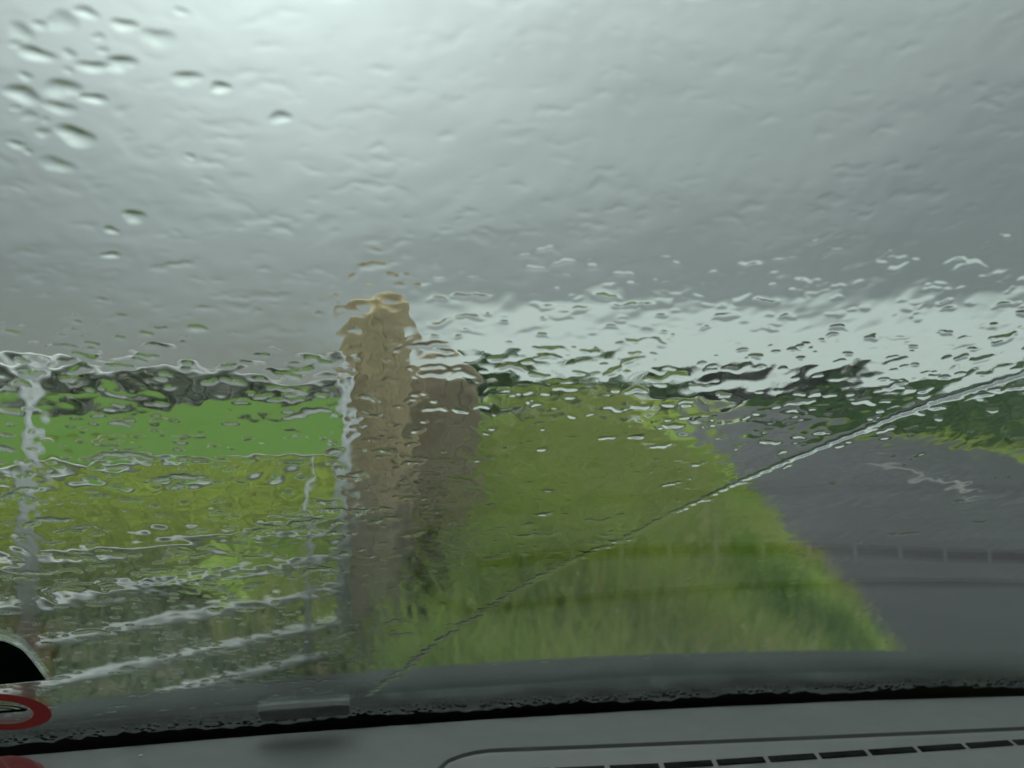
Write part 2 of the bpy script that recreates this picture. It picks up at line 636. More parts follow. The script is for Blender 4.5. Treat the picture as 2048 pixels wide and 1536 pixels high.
s, a, x, y = road_pts(3400, -2.0, 0.2, 4.0, 13, 1.2)
z = bank_h(s, a)
crest = np.exp(-((s + 0.5) / 0.7) ** 2)
hh = (0.3 + 0.42 * crest * (1 - 0.5 * sstep(8, 13, a))) * RNG.uniform(0.75, 1.15, len(s))
o = blades('seed_grass', x, y, z, hh, RNG.uniform(0.006, 0.012, len(s)), M['seed'], RNG.uniform(0, 1, len(s)), 0.22)
tag(o, 'brownish seeding grass stems along the top of the bank', 'grass', kind='stuff')

s, a, x, y = road_pts(260, -1.8, 0.9, 3.0, 9)
z = bank_h(s, a) + 0.12 + 0.18 * np.exp(-((s + 0.5) / 0.7) ** 2)
o = blades('verge_flower', x, y, z, RNG.uniform(0.008, 0.016, len(s)), RNG.uniform(0.010, 0.02, len(s)), M['flower'], RNG.uniform(0, 1, len(s)), 0.6)
tag(o, 'tiny pale yellow flower heads scattered through the bank grass', 'flowers', kind='stuff')

# rough grass behind and around the gate
n = 52000
ang = RNG.uniform(R(-52), R(14), n)
dd = 2.9 + 17 * RNG.uniform(0, 1, n) ** 1.5
x, y = np.sin(ang) * dd, np.cos(ang) * dd
keep = (x * RN[0] + y * RN[1]) < -1.0
x, y, dd = x[keep], y[keep], dd[keep]
pt = patch(x, y, 0.9, 5)
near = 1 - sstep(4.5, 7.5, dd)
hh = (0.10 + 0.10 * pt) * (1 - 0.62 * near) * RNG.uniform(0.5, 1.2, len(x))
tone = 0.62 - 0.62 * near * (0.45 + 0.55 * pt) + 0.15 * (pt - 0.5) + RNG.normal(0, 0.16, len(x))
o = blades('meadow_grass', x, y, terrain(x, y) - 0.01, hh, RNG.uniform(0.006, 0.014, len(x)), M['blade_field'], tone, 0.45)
tag(o, 'rough yellowish meadow grass growing under and behind the gate', 'grass', kind='stuff')


# ------------------------------------------------------------------ trees and hedges
def leaf_cloud(pos, size, tone, up=0.35):
    """many small bent leaf sprays; returns verts, quads, tone per vertex"""
    n = len(pos)
    u = RNG.normal(size=(n, 3))
    u /= np.linalg.norm(u, axis=1, keepdims=True)
    w = RNG.normal(size=(n, 3))
    w[:, 2] *= up
    w -= (w * u).sum(1, keepdims=True) * u
    w /= np.linalg.norm(w, axis=1, keepdims=True)
    sz = size[:, None]
    a = pos - u * sz * 0.5
    b = pos + w * sz * 0.34
    c = pos + u * sz * 0.5
    d = pos - w * sz * 0.34
    v = np.stack([a, b, c, d], 1).reshape(-1, 3)
    i = np.arange(n) * 4
    return v, np.stack([i, i + 1, i + 2, i + 3], 1), np.repeat(tone, 4)


def cloud_obj(name, pos, size, tone, mat, parent=None):
    v, q, tn = leaf_cloud(pos, size, tone)
    me = np_mesh(name, v, q)
    at = me.attributes.new('tone', 'FLOAT', 'POINT')
    at.data.foreach_set('value', np.clip(tn, 0, 1).astype(np.float32))
    return obj(name, me, mat, parent)


def tree(name, label, x, y, h, w, mat, n=1500, leaf=0.3, group='trees beyond the verge'):
    root = empty(name, (x, y, float(terrain(np.array(x), np.array(y)))))
    tag(root, label, 'tree', group)
    bm = bmesh.new()
    p0 = Vector((0, 0, -0.2))
    th = h * 0.3
    rad = 0.035 * h
    add_tube(bm, p0, (0, 0, th), rad, 8)
    for k in range(5):
        an = k * 1.257 + random.random()
        add_tube(bm, (0, 0, th * random.uniform(0.7, 1.0)),
                 (math.cos(an) * w * 0.3, math.sin(an) * w * 0.3, h * random.uniform(0.55, 0.8)), rad * 0.4, 6)
    bm_obj('trunk', bm, M['bark'], root)
    # crown: lobes scattered in an ellipsoid
    nl = 16
    lob = RNG.normal(size=(nl, 3))
    lob /= np.linalg.norm(lob, axis=1, keepdims=True)
    lob *= RNG.uniform(0.25, 0.8, (nl, 1))
    lc = lob * np.array([w * 0.5, w * 0.5, h * 0.36]) + np.array([0, 0, h * 0.6])
    lr = RNG.uniform(0.16, 0.3, nl) * w
    k = RNG.integers(0, nl, n)
    dv = RNG.normal(size=(n, 3))
    dv /= np.linalg.norm(dv, axis=1, keepdims=True)
    pos = lc[k] + dv * (lr[k] * RNG.uniform(0.35, 1.0, n) ** 0.6)[:, None] * np.array([1, 1, 0.8])
    pos = pos[pos[:, 2] > h * 0.1]
    m = len(pos)
    cloud_obj('crown', pos, RNG.uniform(0.6, 1.3, m) * leaf, RNG.uniform(0, 1, m) * 0.7 + 0.3 * RNG.uniform(0, 1, nl)[k[:m]], mat, root)
    return root


def at(px, d):
    """ground x for a picture column at distance d"""
    return (px - 1024) / F * d


def hedge(name, label, pts, h, w, mat, per_m, leaf, rough=0.35):
    x0, y0 = pts[0]
    root = empty(name, (x0, y0, 0))
    tag(root, label, 'hedge')
    P, S, T = [], [], []
    for (xa, ya), (xb, yb) in zip(pts[:-1], pts[1:]):
        L = math.hypot(xb - xa, yb - ya)
        n = int(L * per_m)
        t = RNG.uniform(0, 1, n)
        cx, cy = xa + (xb - xa) * t, ya + (yb - ya) * t
        nx, ny = -(yb - ya) / L, (xb - xa) / L
        off = RNG.normal(0, w * 0.33, n)
        al = t * L
        top = h * (1 + rough * (0.5 * np.sin(al * 0.31 + xa) + 0.35 * np.sin(al * 0.83 + 2) + 0.3 * np.sin(al * 2.1)))
        zz = top * RNG.uniform(0, 1, n) ** 0.75
        px_, py_ = cx + nx * off, cy + ny * off
        P.append(np.stack([px_ - x0, py_ - y0, zz + terrain(px_, py_)], -1))
        S.append(RNG.uniform(0.6, 1.3, n) * leaf)
        T.append(np.clip(0.5 + 0.35 * np.sin(al * 0.4) * np.cos(al * 0.13) + RNG.normal(0, 0.2, n), 0, 1))
        for k in range(max(2, int(L / 3))):
            q = (k + 0.5) / max(2, int(L / 3))
            bx, by = xa + (xb - xa) * q, ya + (yb - ya) * q
            bz = float(terrain(np.array(bx), np.array(by)))
            bm = bmesh.new()
            add_tube(bm, (bx - x0, by - y0, bz - 0.2), (bx - x0 + random.uniform(-.4, .4), by - y0, bz + h * 0.75), 0.05 * h / 2, 6)
            bm_obj('stem', bm, M['bark'], root)
    cloud_obj('foliage', np.concatenate(P), np.concatenate(S), np.concatenate(T), mat, root)
    return root


hedge('hedgerow', 'long dark hedgerow closing the far side of the pasture',
      [(at(-300, 150), 150), (at(250, 152), 152), (at(700, 158), 158), (at(900, 165), 165)], 4.6, 3.0, M['leaf_dark'], 85, 0.75)
sR = ROAD_R + 1.6
hp = []
for a_ in (9, 18, 30, 50, 80, 120):
    q = sR * RN + a_ * RD
    hp.append((float(q[0]), float(q[1])))
hedge('roadside_hedge', 'low dark green hedge along the far side of the road', hp, 1.45, 1.7, M['leaf_green'], 230, 0.2)

tspec = [
    (975, 60, 4.2, 4.4, 'dark green bushy tree just past the shorter gatepost'),
    (1050, 64, 3.9, 5.0, 'low spreading green tree, second past the shorter gatepost'),
    (1140, 70, 3.6, 5.2, 'low rounded tree behind the crest of the grassy bank'),
    (1235, 76, 3.7, 5.4, 'dark tree behind the bank, left of where the road vanishes'),
    (1330, 84, 4.2, 5.6, 'green tree nearest to where the road vanishes'),
]
for px, d, h, w, lab in tspec:
    tree('broadleaf_tree', lab, at(px, d), d, h, w, M['leaf_green'], 1300, 0.34)
fspec = [
    (1400, 150, 5.6, 8, 'grey hazy tree standing above the vanishing point of the road'),
    (1465, 150, 6.8, 9, 'grey tree just right of the vanishing point of the road'),
    (1530, 158, 6.0, 9, 'third grey tree right of the road vanishing point'),
    (1600, 150, 7.0, 10, 'tallest grey tree of the far row beyond the road'),
    (1680, 150, 6.6, 9, 'grey tree at the right end of the tall far row'),
    (1770, 150, 4.4, 9, 'low grey tree trailing off beyond the roadside hedge'),
    (1880, 150, 3.6, 10, 'low grey tree behind the middle of the roadside hedge'),
    (1990, 150, 3.4, 10, 'lowest grey tree near the edge of the picture behind hedge'),
]
for px, d, h, w, lab in fspec:
    tree('distant_tree', lab, at(px, d), d, h, w, M['leaf_hazed'], 900, 0.8, 'grey trees beyond the road')


# ------------------------------------------------------------------ gate
def gpt(t, z):
    """point on the gate line: t metres from its end by the post, back towards the left"""
    p = GEND - GDIR * t
    return Vector((p[0], p[1], z))


gate = empty('field_gate', gpt(0.0, 0.0))
tag(gate, 'galvanised steel field gate of seven horizontal bars beside the wooden post', 'gate')


def gbar(name, a, b, r):
    bm = bmesh.new()
    g0 = gpt(0, 0)
    add_tube(bm, a - g0, b - g0, r, 14)
    o = bm_obj(name, bm, M['galv'], gate, smooth=False)
    for p in o.data.polygons:
        p.use_smooth = len(p.vertices) == 4
    return o


LG = 3.05
for zr in (1.165, 0.86, 0.605, 0.475, 0.36, 0.235, 0.125):
    gbar('rail', gpt(0.03, zr), gpt(LG - 0.03, zr), 0.020 if zr > 1 else 0.0175)
gbar('stile', gpt(0.0, 0.06), gpt(0.0, 1.2), 0.029)
gbar('stile', gpt(LG, 0.06), gpt(LG, 1.2), 0.03)
gbar('upright', gpt(1.19, 0.125), gpt(1.19, 1.165), 0.025)
gbar('upright', gpt(0.17, 0.125), gpt(0.17, 0.86), 0.014)
gbar('upright', gpt(2.2, 0.125), gpt(2.2, 1.165), 0.03)
gbar('brace', gpt(1.19, 1.14), gpt(LG, 0.14), 0.016)


# ------------------------------------------------------------------ gateposts
def post(name, label, cx, cy, top, w, dpt, rot, mat, endmat, seed, slant=0.0):
    r = np.random.default_rng(seed)
    root = empty(name, (cx, cy, 0))
    root.rotation_euler = (0, 0, rot)
    tag(root, label, 'gatepost', 'gateposts')
    nu, nv = 28, 46
    ph = r.uniform(0, 6.28, 6)
    a = np.linspace(0, 2 * np.pi, nu, endpoint=False)
    # squarish section with soft corners
    p = 6.5
    ex = np.sign(np.cos(a)) * np.abs(np.cos(a)) ** (2 / p)
    ey = np.sign(np.sin(a)) * np.abs(np.sin(a)) ** (2 / p)
    zz = np.linspace(-0.25, top, nv)
    V = []
    for z in zz:
        k = 1 + 0.025 * math.sin(z * 5 + ph[0]) + 0.02 * math.sin(z * 11 + ph[1]) + 0.05 * max(0, 0.5 - z)
        near = max(0.0, (z - (top - 0.10)) / 0.10)
        k *= 1 - 0.10 * near ** 2
        wob = 1 + 0.022 * np.sin(3 * a + ph[2] + z * 2) + 0.018 * np.sin(7 * a + ph[3] - z * 3) + r.normal(0, 0.006, nu)
        X_ = ex * w / 2 * k * wob + 0.010 * math.sin(z * 3 + ph[4])
        Y_ = ey * dpt / 2 * k * wob
        V.append(np.stack([X_, Y_, np.full(nu, z) + slant * X_ * (z > 0.6 * top) * ((z - .6 * top) / (.4 * top))], -1))
    V = np.array(V)
    i = np.arange(nv - 1)[:, None] * nu + np.arange(nu)[None, :]
    j = np.arange(nv - 1)[:, None] * nu + (np.arange(nu)[None, :] + 1) % nu
    q = np.stack([i, j, j + nu, i + nu], -1).reshape(-1, 4)
    obj('shaft', np_mesh('shaft', V.reshape(-1, 3), q, smooth=True), mat, root)
    # domed, hewn top
    T = [V[-1]]
    for s_, dz in ((0.93, 0.012), (0.75, 0.026), (0.5, 0.036), (0.25, 0.042)):
        c = V[-1].mean(0)
        ring = (V[-1] - c) * s_ + c + np.array([0, 0, dz]) + np.stack([np.zeros(nu), np.zeros(nu), r.normal(0, 0.004, nu)], -1)
        T.append(ring)
    tv = np.concatenate(T + [V[-1].mean(0)[None] + np.array([[0, 0, 0.045]])])
    i = np.arange(4)[:, None] * nu + np.arange(nu)[None, :]
    j = np.arange(4)[:, None] * nu + (np.arange(nu)[None, :] + 1) % nu
    q = np.stack([i, j, j + nu, i + nu], -1).reshape(-1, 4)
    k = np.arange(nu)
    t = np.stack([4 * nu + k, 4 * nu + (k + 1) % nu, np.full(nu, 5 * nu)], 1)
    obj('cut_top', np_mesh('cut_top', tv, q, t, smooth=True), endmat, root)
    return root


dP = 3.98
p1 = post('gatepost', 'tall tan timber gatepost with yellowish cut top', at(757, dP), dP, 1.44, 0.238, 0.215, R(-25), M['post'], M['post_end'], 3, 0.12)
dQ = 4.42
p2 = post('gatepost', 'shorter grey weathered timber post standing behind the tall gatepost', at(886, dQ), dQ, 1.2, 0.29, 0.24, R(14), M['post_old'], M['post_old_end'], 9, -0.15)
# hinge strap and pin on the tall post
bm = bmesh.new()
bmesh.ops.create_cube(bm, size=1, matrix=Matrix.Translation((-0.135, 0.02, 0.86)) @ Matrix.Diagonal((0.012, 0.06, 0.05, 1)))
bm_obj('hinge_plate', bm, M['galv'], p1)

# dock and nettle leaves round the foot of the posts
n = 2600
x = at(865, 4.05) + RNG.normal(0, 0.17, n)
y = 4.02 + RNG.normal(0, 0.16, n)
hz = np.abs(RNG.normal(0, 0.30, n)) * np.clip(1.2 - np.abs(x - at(875, 4.05)) * 2.2, 0.2, 1)
P = np.stack([x, y, np.clip(hz, 0.01, 0.75)], -1)
o = cloud_obj('weeds', P, RNG.uniform(0.02, 0.06, n), RNG.uniform(0.0, 1.0, n), M['blade_field'])
tag(o, 'ragged weeds growing up against the foot of the gateposts', 'weeds', kind='stuff')

# ------------------------------------------------------------------ the car
car = empty('car', (0.15, 0.3, 0.0))
tag(car, 'grey car interior looking out over dashboard and rainy windscreen', 'car')
ZB = EYE - 0.263                 # height of the line where dashboard meets glass
RAKE = R(35)
RV = np.array([0.11 * math.cos(RAKE), -0.994 * math.cos(RAKE), math.sin(RAKE)])   # up the glass, back towards the roof


def base_y(u):
    return 0.869 + 0.1975 * u - 0.13 * u * u


def glass_pt(u, t, off=0.0):
    u = np.asarray(u, dtype=float)
    t = np.asarray(t, dtype=float)
    du = 0.1975 - 0.26 * u
    tu = np.stack([np.ones_like(u), du, np.zeros_like(u)], -1)
    nn = -np.cross(tu, RV)
    nn /= np.linalg.norm(nn, axis=-1, keepdims=True)
    b = np.stack([u, base_y(u), np.full_like(u, ZB)], -1)
    o_ = np.asarray(off, dtype=float)
    return b + t[..., None] * RV + nn * (o_[..., None] if o_.ndim else o_)


CP, SP = math.cos(PITCH), math.sin(PITCH)


def pix_ray(px, py):
    x, z = (px - 1024) / F, (768 - py) / F
    return np.array([x, CP - z * SP, SP + z * CP])


def pix_glass(px, py):
    """where the glass is crossed by the sight line through a point of the photograph"""
    d = pix_ray(px, py)
    lo, hi = 0.05, 3.0

    def g(s_):
        t = (s_ * d[2] + EYE - ZB) / RV[2]
        u = s_ * d[0] - t * RV[0]
        return s_ * d[1] - base_y(u) - t * RV[1], u, t
    for _ in range(60):
        m = (lo + hi) / 2
        if g(m)[0] > 0:
            hi = m
        else:
            lo = m
    return g(hi)[1], g(hi)[2]


def pix_water(px, py):
    """the same on the wet outer face, after the bend through the pane"""
    u, t = pix_glass(px, py)
    d = pix_ray(px, py)
    d = d / np.linalg.norm(d)
    n0 = glass_pt(np.array(u), np.array(t), 1.0) - glass_pt(np.array(u), np.array(t), 0.0)
    ci = float(d @ n0)
    tan = d - ci * n0
    sn = np.linalg.norm(tan) / 1.45
    off = 0.0056 * sn / math.sqrt(1 - sn * sn)
    v = tan / np.linalg.norm(tan) * off
    dt0 = v[2] / RV[2]
    return u + v[0] - dt0 * RV[0], t + dt0


def to_local(o, root):
    """meshes are modelled in world coordinates; shift them under their root"""
    o.parent = root
    o.matrix_parent_inverse = Matrix.Translation(-root.location)
    return o


U0, U1, T0, T1 = -0.62, 0.92, -0.075, 0.80


def glass_sheet(u0, u1, t0, t1, nu, nt, off, flip=False):
    gu, gt = np.meshgrid(np.linspace(u0, u1, nu), np.linspace(t0, t1, nt), indexing='ij')
    v = glass_pt(gu, gt, np.full(gu.shape, off)).reshape(-1, 3)
    q = grid_quads(nu, nt)
    return v, (q if flip else q[:, ::-1])     # flip: facing into the car


# windscreen: closed pane 5 mm thick
nu, nt = 90, 40
va, qa = glass_sheet(U0, U1, T0, T1, nu, nt, 0.0, True)
vb, qb = glass_sheet(U0, U1, T0, T1, nu, nt, 0.005)
rim = []
idx = lambda i, j: i * nt + j
loop = [idx(i, 0) for i in range(nu)] + [idx(nu - 1, j) for j in range(1, nt)] + [idx(i, nt - 1) for i in range(nu - 2, -1, -1)] + [idx(0, j) for j in range(nt - 2, 0, -1)]
NV = nu * nt
for a_, b_ in zip(loop, loop[1:] + loop[:1]):
    rim.append([a_, b_, b_ + NV, a_ + NV])
me = np_mesh('windscreen', np.concatenate([va, vb]), np.concatenate([qa, qb + NV, np.array(rim)]), smooth=True)
bm = bmesh.new()
bm.from_mesh(me)
bmesh.ops.recalc_face_normals(bm, faces=bm.faces[:])
bm.to_mesh(me)
bm.free()
ws = to_local(obj('windscreen', me, M['glass']), car)
for e in range(len(me.polygons) - len(rim), len(me.polygons)):
    me.polygons[e].use_smooth = False

# black frit border along the bottom of the glass, with a ragged dotted upper edge
bm = bmesh.new()
nfr = 240
us = np.linspace(U0, U1, nfr)
tops = 0.012 + 0.004 * RNG.uniform(-1, 1, nfr) + 0.004 * np.sin(us * 37)
lo_ = glass_pt(us, np.full(nfr, T0 + 0.002), -0.0012)
hi_ = glass_pt(us, tops, -0.0012)
lv = [bm.verts.new(p) for p in lo_]
hv = [bm.verts.new(p) for p in hi_]
for i in range(nfr - 1):
    bm.faces.new([lv[i], lv[i + 1], hv[i + 1], hv[i]])
for k in range(700):
    u = random.uniform(-0.55, 0.8)
    row = random.random()
    t_ = 0.014 + 0.022 * row
    rr = 0.0024 * (1 - 0.75 * row)
    ring = []
    for j in range(7):
        an = j / 7 * 2 * math.pi
        ring.append(bm.verts.new(glass_pt(np.array(u + rr * math.cos(an)), np.array(t_ + rr * math.sin(an)), -0.0012)))
    bm.faces.new(ring)
to_local(bm_obj('frit_band', bm, M['frit']), car)


# dashboard: top pad running back from the glass, then the face
def dash_profile(k):
    """offset back from the lip, height relative to ZB"""
    return k


prof = [(-0.012, -0.05), (-0.006, -0.016), (0.0, -0.003), (0.012, 0.0), (0.05, -0.001), (0.10, -0.003), (0.16, -0.006), (0.23, -0.012),
        (0.32, -0.022), (0.42, -0.04), (0.47, -0.06), (0.5, -0.10), (0.5, -0.22), (0.46, -0.40)]
du_n = 80
us = np.linspace(U0, U1, du_n)
# lip stands a little back from the glass
V = np.array([[(u, base_y(np.array(u)) - 0.012 - b * (0.75 + 0.25 * 1.0), ZB + h) for b, h in prof] for u in us])
dash = obj('dashboard', np_mesh('dashboard', V.reshape(-1, 3), grid_quads(du_n, len(prof)), smooth=True), M['dash'])
to_local(dash, car)


def dash_z(b):
    pb = np.array([p[0] for p in prof])
    ph = np.array([p[1] for p in prof])
    return np.interp(b, pb[:11], ph[:11])


def dash_pt(u, b, off=0.0):
    return Vector((u, float(base_y(np.array(u))) - 0.012 - b, ZB + float(dash_z(b)) + off))


def pix_dash(px, py):
    d = pix_ray(px, py)
    zt = ZB
    for _ in range(20):
        s_ = (zt - EYE) / d[2]
        u = s_ * d[0]
        b = float(base_y(np.array(u))) - 0.012 - s_ * d[1]
        zt = ZB + float(dash_z(np.clip(b, 0, 0.4)))
    return u, b


# raised demister grille panel let into the pad
ua, ba = pix_dash(905, 1530)
ub, bb = pix_dash(1500, 1492)
uc, bc = pix_dash(2048, 1468)
fit = np.polyfit([ua + 0.03, ub, uc], [pix_dash(980, 1513)[1], bb, bc], 2)
gfront = lambda u: float(np.polyval(fit, u))
grille = []
nu_, = (90,)
us = np.linspace(ua - 0.012, 0.80, nu_)
rows = []
depth = 0.085
for u in us:
    k = min(1.0, (u - us[0]) / 0.045)
    k2 = min(1.0, (us[-1] - u) / 0.045)
    e = math.sqrt(max(0.0, 1 - (1 - k) ** 2)) * math.sqrt(max(0.0, 1 - (1 - k2) ** 2))
    f0 = gfront(u)
    mid = f0 + depth / 2
    h0 = max(0.0008, depth / 2 * e)
    f1, f2 = mid - h0, mid + h0
    b_s = [f1 - 0.001, f1, f1 + 0.004, f1 + 0.009, f2 - 0.009, f2 - 0.003, f2, f2 + 0.001]
    z_s = [-0.004, 0.0028, 0.0042, 0.003, 0.003, 0.0042, 0.0028, -0.004]
    rows.append([dash_pt(u, max(0.001, b_), z_) for b_, z_ in zip(b_s, z_s)])
v = np.array([[tuple(p) for p in r_] for r_ in rows])
gr = obj('demister_grille', np_mesh('demister_grille', v.reshape(-1, 3), grid_quads(nu_, 8), smooth=True), M['dash_trim'])
to_local(gr, car)
# dark groove round the panel: an added grey strip coloured as the groove's soft shadow
bm = bmesh.new()
pts = [dash_pt(u, gfront(u) + depth / 2 - max(0.0008, depth / 2 * math.sqrt(max(0.0, 1 - (1 - min(1.0, (u - us[0]) / 0.045)) ** 2))) - 0.0035, 0.0006) for u in us]
for a_, b_ in zip(pts[:-1], pts[1:]):
    add_tube(bm, a_, b_, 0.004, 6)
gv_shade = bm_obj('groove_shade', bm, M['groove_shade'])
gv_shade.parent = gr
# slots: solid black inlays in a row, shade of the openings put into their colour
x0s = [1040, 1120, 1200, 1290, 1385, 1480, 1577, 1669, 1766, 1857, 1950, 2035]
slots = []
uslot = [pix_dash(p, 1490)[0] for p in (1283, 2048)]
pitch = 0.0405
u = ua + 0.035
while u < 0.76:
    bm = bmesh.new()
    L, W = 0.0365, 0.0095
    so_ = lambda u_: float(np.interp(u_, [uslot[0], uslot[1]], [0.034, 0.0185]))
    c = [dash_pt(u, gfront(u) + so_(u), 0.0036), dash_pt(u + L, gfront(u + L) + so_(u + L), 0.0036),
         dash_pt(u + L, gfront(u + L) + so_(u + L) + W, 0.0036), dash_pt(u, gfront(u) + so_(u) + W, 0.0036)]
    top = [bm.verts.new(p) for p in c]
    bot = [bm.verts.new(p - Vector((0, 0, 0.006))) for p in c]
    bm.faces.new(top)
    bm.faces.new(bot[::-1])
    for i in range(4):
        bm.faces.new([top[i], bot[i], bot[(i + 1) % 4], top[(i + 1) % 4]])
    so = bm_obj('vent_slot', bm, M['black'])
    so.parent = gr
    u += pitch


def box_between(name, c, half, mat, root, bevel=0.002, rot=0.0):
    bm = bmesh.new()
    bmesh.ops.create_cube(bm, size=2, matrix=Matrix.Translation(c) @ Matrix.Rotation(rot, 4, 'Z') @ Matrix.Diagonal((*half, 1)))
    bmesh.ops.bevel(bm, geom=bm.edges[:], offset=bevel, segments=2, affect='EDGES')
    o_ = bm_obj(name, bm, mat)
    return to_local(o_, root)


# small housing standing between the pad and the glass
ul, tl = pix_glass(610, 1414)
bm = bmesh.new()
bmesh.ops.create_cube(bm, size=2)
bmesh.ops.bevel(bm, geom=bm.edges[:], offset=0.12, segments=2, affect='EDGES')
for v_ in bm.verts:
    v_.co = Vector(glass_pt(np.array(ul + v_.co.x * 0.034), np.array(tl + v_.co.y * 0.013), -0.0030 + v_.co.z * 0.002))
to_local(bm_obj('plastic_housing', bm, M['housing']), car)

# scuttle and bonnet outside the glass
us = np.linspace(U0, U1, 60)
prof2 = [(0.045, -0.075), (0.05, -0.045), (0.065, -0.038), (0.11, -0.036), (0.215, -0.033), (0.228, -0.036), (0.232, -0.06)]
V = np.array([[(u, base_y(np.array(u)) + b, ZB + h - 0.012 * abs(u - .15)) for b, h in prof2] for u in us])
to_local(obj('scuttle_panel', np_mesh('scuttle_panel', V.reshape(-1, 3), grid_quads(60, len(prof2))[:, ::-1], smooth=True), M['cowl']), car)
prof3 = [(0.236, -0.075), (0.238, -0.042), (0.248, -0.033), (0.28, -0.034), (0.38, -0.050), (0.6, -0.11), (0.9, -0.215), (1.05, -0.30), (1.10, -0.42), (1.10, -0.6)]
V = np.array([[(u, base_y(np.array(u)) + b, ZB + h - 0.03 * abs(u - .15) ** 2) for b, h in prof3] for u in us])
to_local(obj('bonnet', np_mesh('bonnet', V.reshape(-1, 3), grid_quads(60, len(prof3))[:, ::-1], smooth=True), M['bonnet']), car)
# roof lining, floor, sides below the windows
box_between('roof', Vector((0.15, -0.62, ZB + 0.50)), (0.66, 0.80, 0.018), M['headliner'], car, 0.01)
box_between('floor_pan', Vector((0.15, 0.0, 0.28)), (0.75, 1.1, 0.02), M['carpet'], car, 0.005)
box_between('door_panel', Vector((-0.68, -0.35, 0.52)), (0.03, 0.85, 0.24), M['carpet'], car, 0.01)
box_between('door_panel', Vector((0.98, -0.35, 0.52)), (0.03, 0.85, 0.24), M['carpet'], car, 0.01)

# ------------------------------------------------------------------ stickers on the inside of the glass
def decal(name, pts_ut, mat, off, parent=None):
    """flat sheet on the glass from a list of (u, t) outlines"""
    bm = bmesh.new()
    vs_ = [bm.verts.new(glass_pt(np.array(a_), np.array(b_), off)) for a_, b_ in pts_ut]
    f = bm.faces.new(vs_)
    ext = bmesh.ops.extrude_face_region(bm, geom=[f])
    nv = [e for e in ext['geom'] if isinstance(e, bmesh.types.BMVert)]
    dirn = Vector(glass_pt(np.array(0.0), np.array(0.2), 1.0) - glass_pt(np.array(0.0), np.array(0.2), 0.0))
    for v_ in nv:
        v_.co += dirn * 0.0002
    bmesh.ops.triangulate(bm, faces=[f_ for f_ in bm.faces if len(f_.verts) > 4])
    return bm_obj(name, bm, mat, parent)


def ring(name, c, ro, ri, mat, off, parent=None, a0=0, a1=2 * math.pi, n=64, sx=1.0):
    bm = bmesh.new()
    A, B = [], []
    closed = abs(a1 - a0 - 2 * math.pi) < 1e-6
    m = n if closed else n + 1
    for k in range(m):
        an = a0 + (a1 - a0) * k / n
        A.append(bm.verts.new(glass_pt(np.array(c[0] + ro * math.cos(an)), np.array(c[1] + ro * sx * math.sin(an)), off)))
        B.append(bm.verts.new(glass_pt(np.array(c[0] + ri * math.cos(an)), np.array(c[1] + ri * sx * math.sin(an)), off)))
    for k in range(m if closed else m - 1):
        j = (k + 1) % m
        bm.faces.new([A[k], A[j], B[j], B[k]])
    return bm_obj(name, bm, mat, parent)


def arch(pxs):
    out = [pix_glass(*p) for p in pxs]
    return out


outl = arch([(98, 1357), (90, 1347), (80, 1333), (65, 1313), (50, 1296), (42, 1290), (25, 1281), (8, 1274), (-20, 1270), (-60, 1272), (-110, 1280), (-150, 1300),
             (-175, 1340), (-182, 1392), (-100, 1381), (0, 1367)])
cu = sum(p[0] for p in outl) / len(outl)
ct = sum(p[1] for p in outl) / len(outl)
root = decal('permit_sticker', outl, M['sticker_white'], -0.0014)
tag(root, 'dark green windscreen sticker with thin white edge and rounded top', 'sticker')
inner = [(cu + (a_ - cu) * 0.962, ct + (b_ - ct) * 0.93) for a_, b_ in outl]
o = decal('green_face', inner, M['sticker_green'], -0.0019)
o.parent = root
c0 = pix_glass(2, 1421)
rr = pix_glass(105, 1421)[0] - c0[0]
tv_ = abs(pix_glass(2, 1383)[1] - pix_glass(2, 1460)[1]) / 2
root = ring('round_sticker', c0, rr, rr * 0.64, M['sticker_red'], -0.0015, sx=tv_ / rr)
tag(root, 'round clear sticker with red ring and black car symbol', 'sticker')
k = tv_ / rr
for ro, ri, a0, a1, dt_ in ((0.58, 0.50, 0.15, 2.99, -0.05), (0.40, 0.33, 0.2, 2.94, -0.05)):
    o = ring('symbol_line', (c0[0], c0[1] + dt_ * tv_ * 0.6), rr * ro, rr * ri, M['sticker_black'], -0.0016, root, a0, a1, 30, sx=k * 0.75)
o = decal('symbol_line', [(c0[0] - rr * .5, c0[1] - tv_ * .02), (c0[0] + rr * .5, c0[1] - tv_ * .02), (c0[0] + rr * .57, c0[1] + tv_ * .1), (c0[0] - rr * .57, c0[1] + tv_ * .1)], M['sticker_black'], -0.0017, root)

# low red lump and a crumb on the pad
u, b = pix_dash(-50, 1575)
bm = bmesh.new()
bmesh.ops.create_icosphere(bm, subdivisions=4, radius=1)
for v_ in bm.verts:
    q = v_.co
    k = 1 + 0.16 * math.sin(q.x * 5 + 1) * math.cos(q.y * 4) + 0.08 * math.sin(q.y * 11 + q.x * 6)
    v_.co = Vector((q.x * 0.045 * k, q.y * 0.035 * k, max(-0.2, q.z) * 0.014 * k))
o = bm_obj('red_lump', bm, M['red_lump'], smooth=True)
o.location = dash_pt(u, b, 0.004)
tag(o, 'dark red uneven lump at the corner of the dashboard', 'cloth')
u, b = pix_dash(281, 1513)
bm = bmesh.new()
bmesh.ops.create_icosphere(bm, subdivisions=2, radius=0.0014)
for v_ in bm.verts:
    v_.co *= random.uniform(0.7, 1.3)
    v_.co.z *= 0.6
o = bm_obj('crumb', bm, M['crumb'])
o.location = dash_pt(u, b, 0.0008)
tag(o, 'tiny pale crumb lying on the grey dashboard', 'crumb')

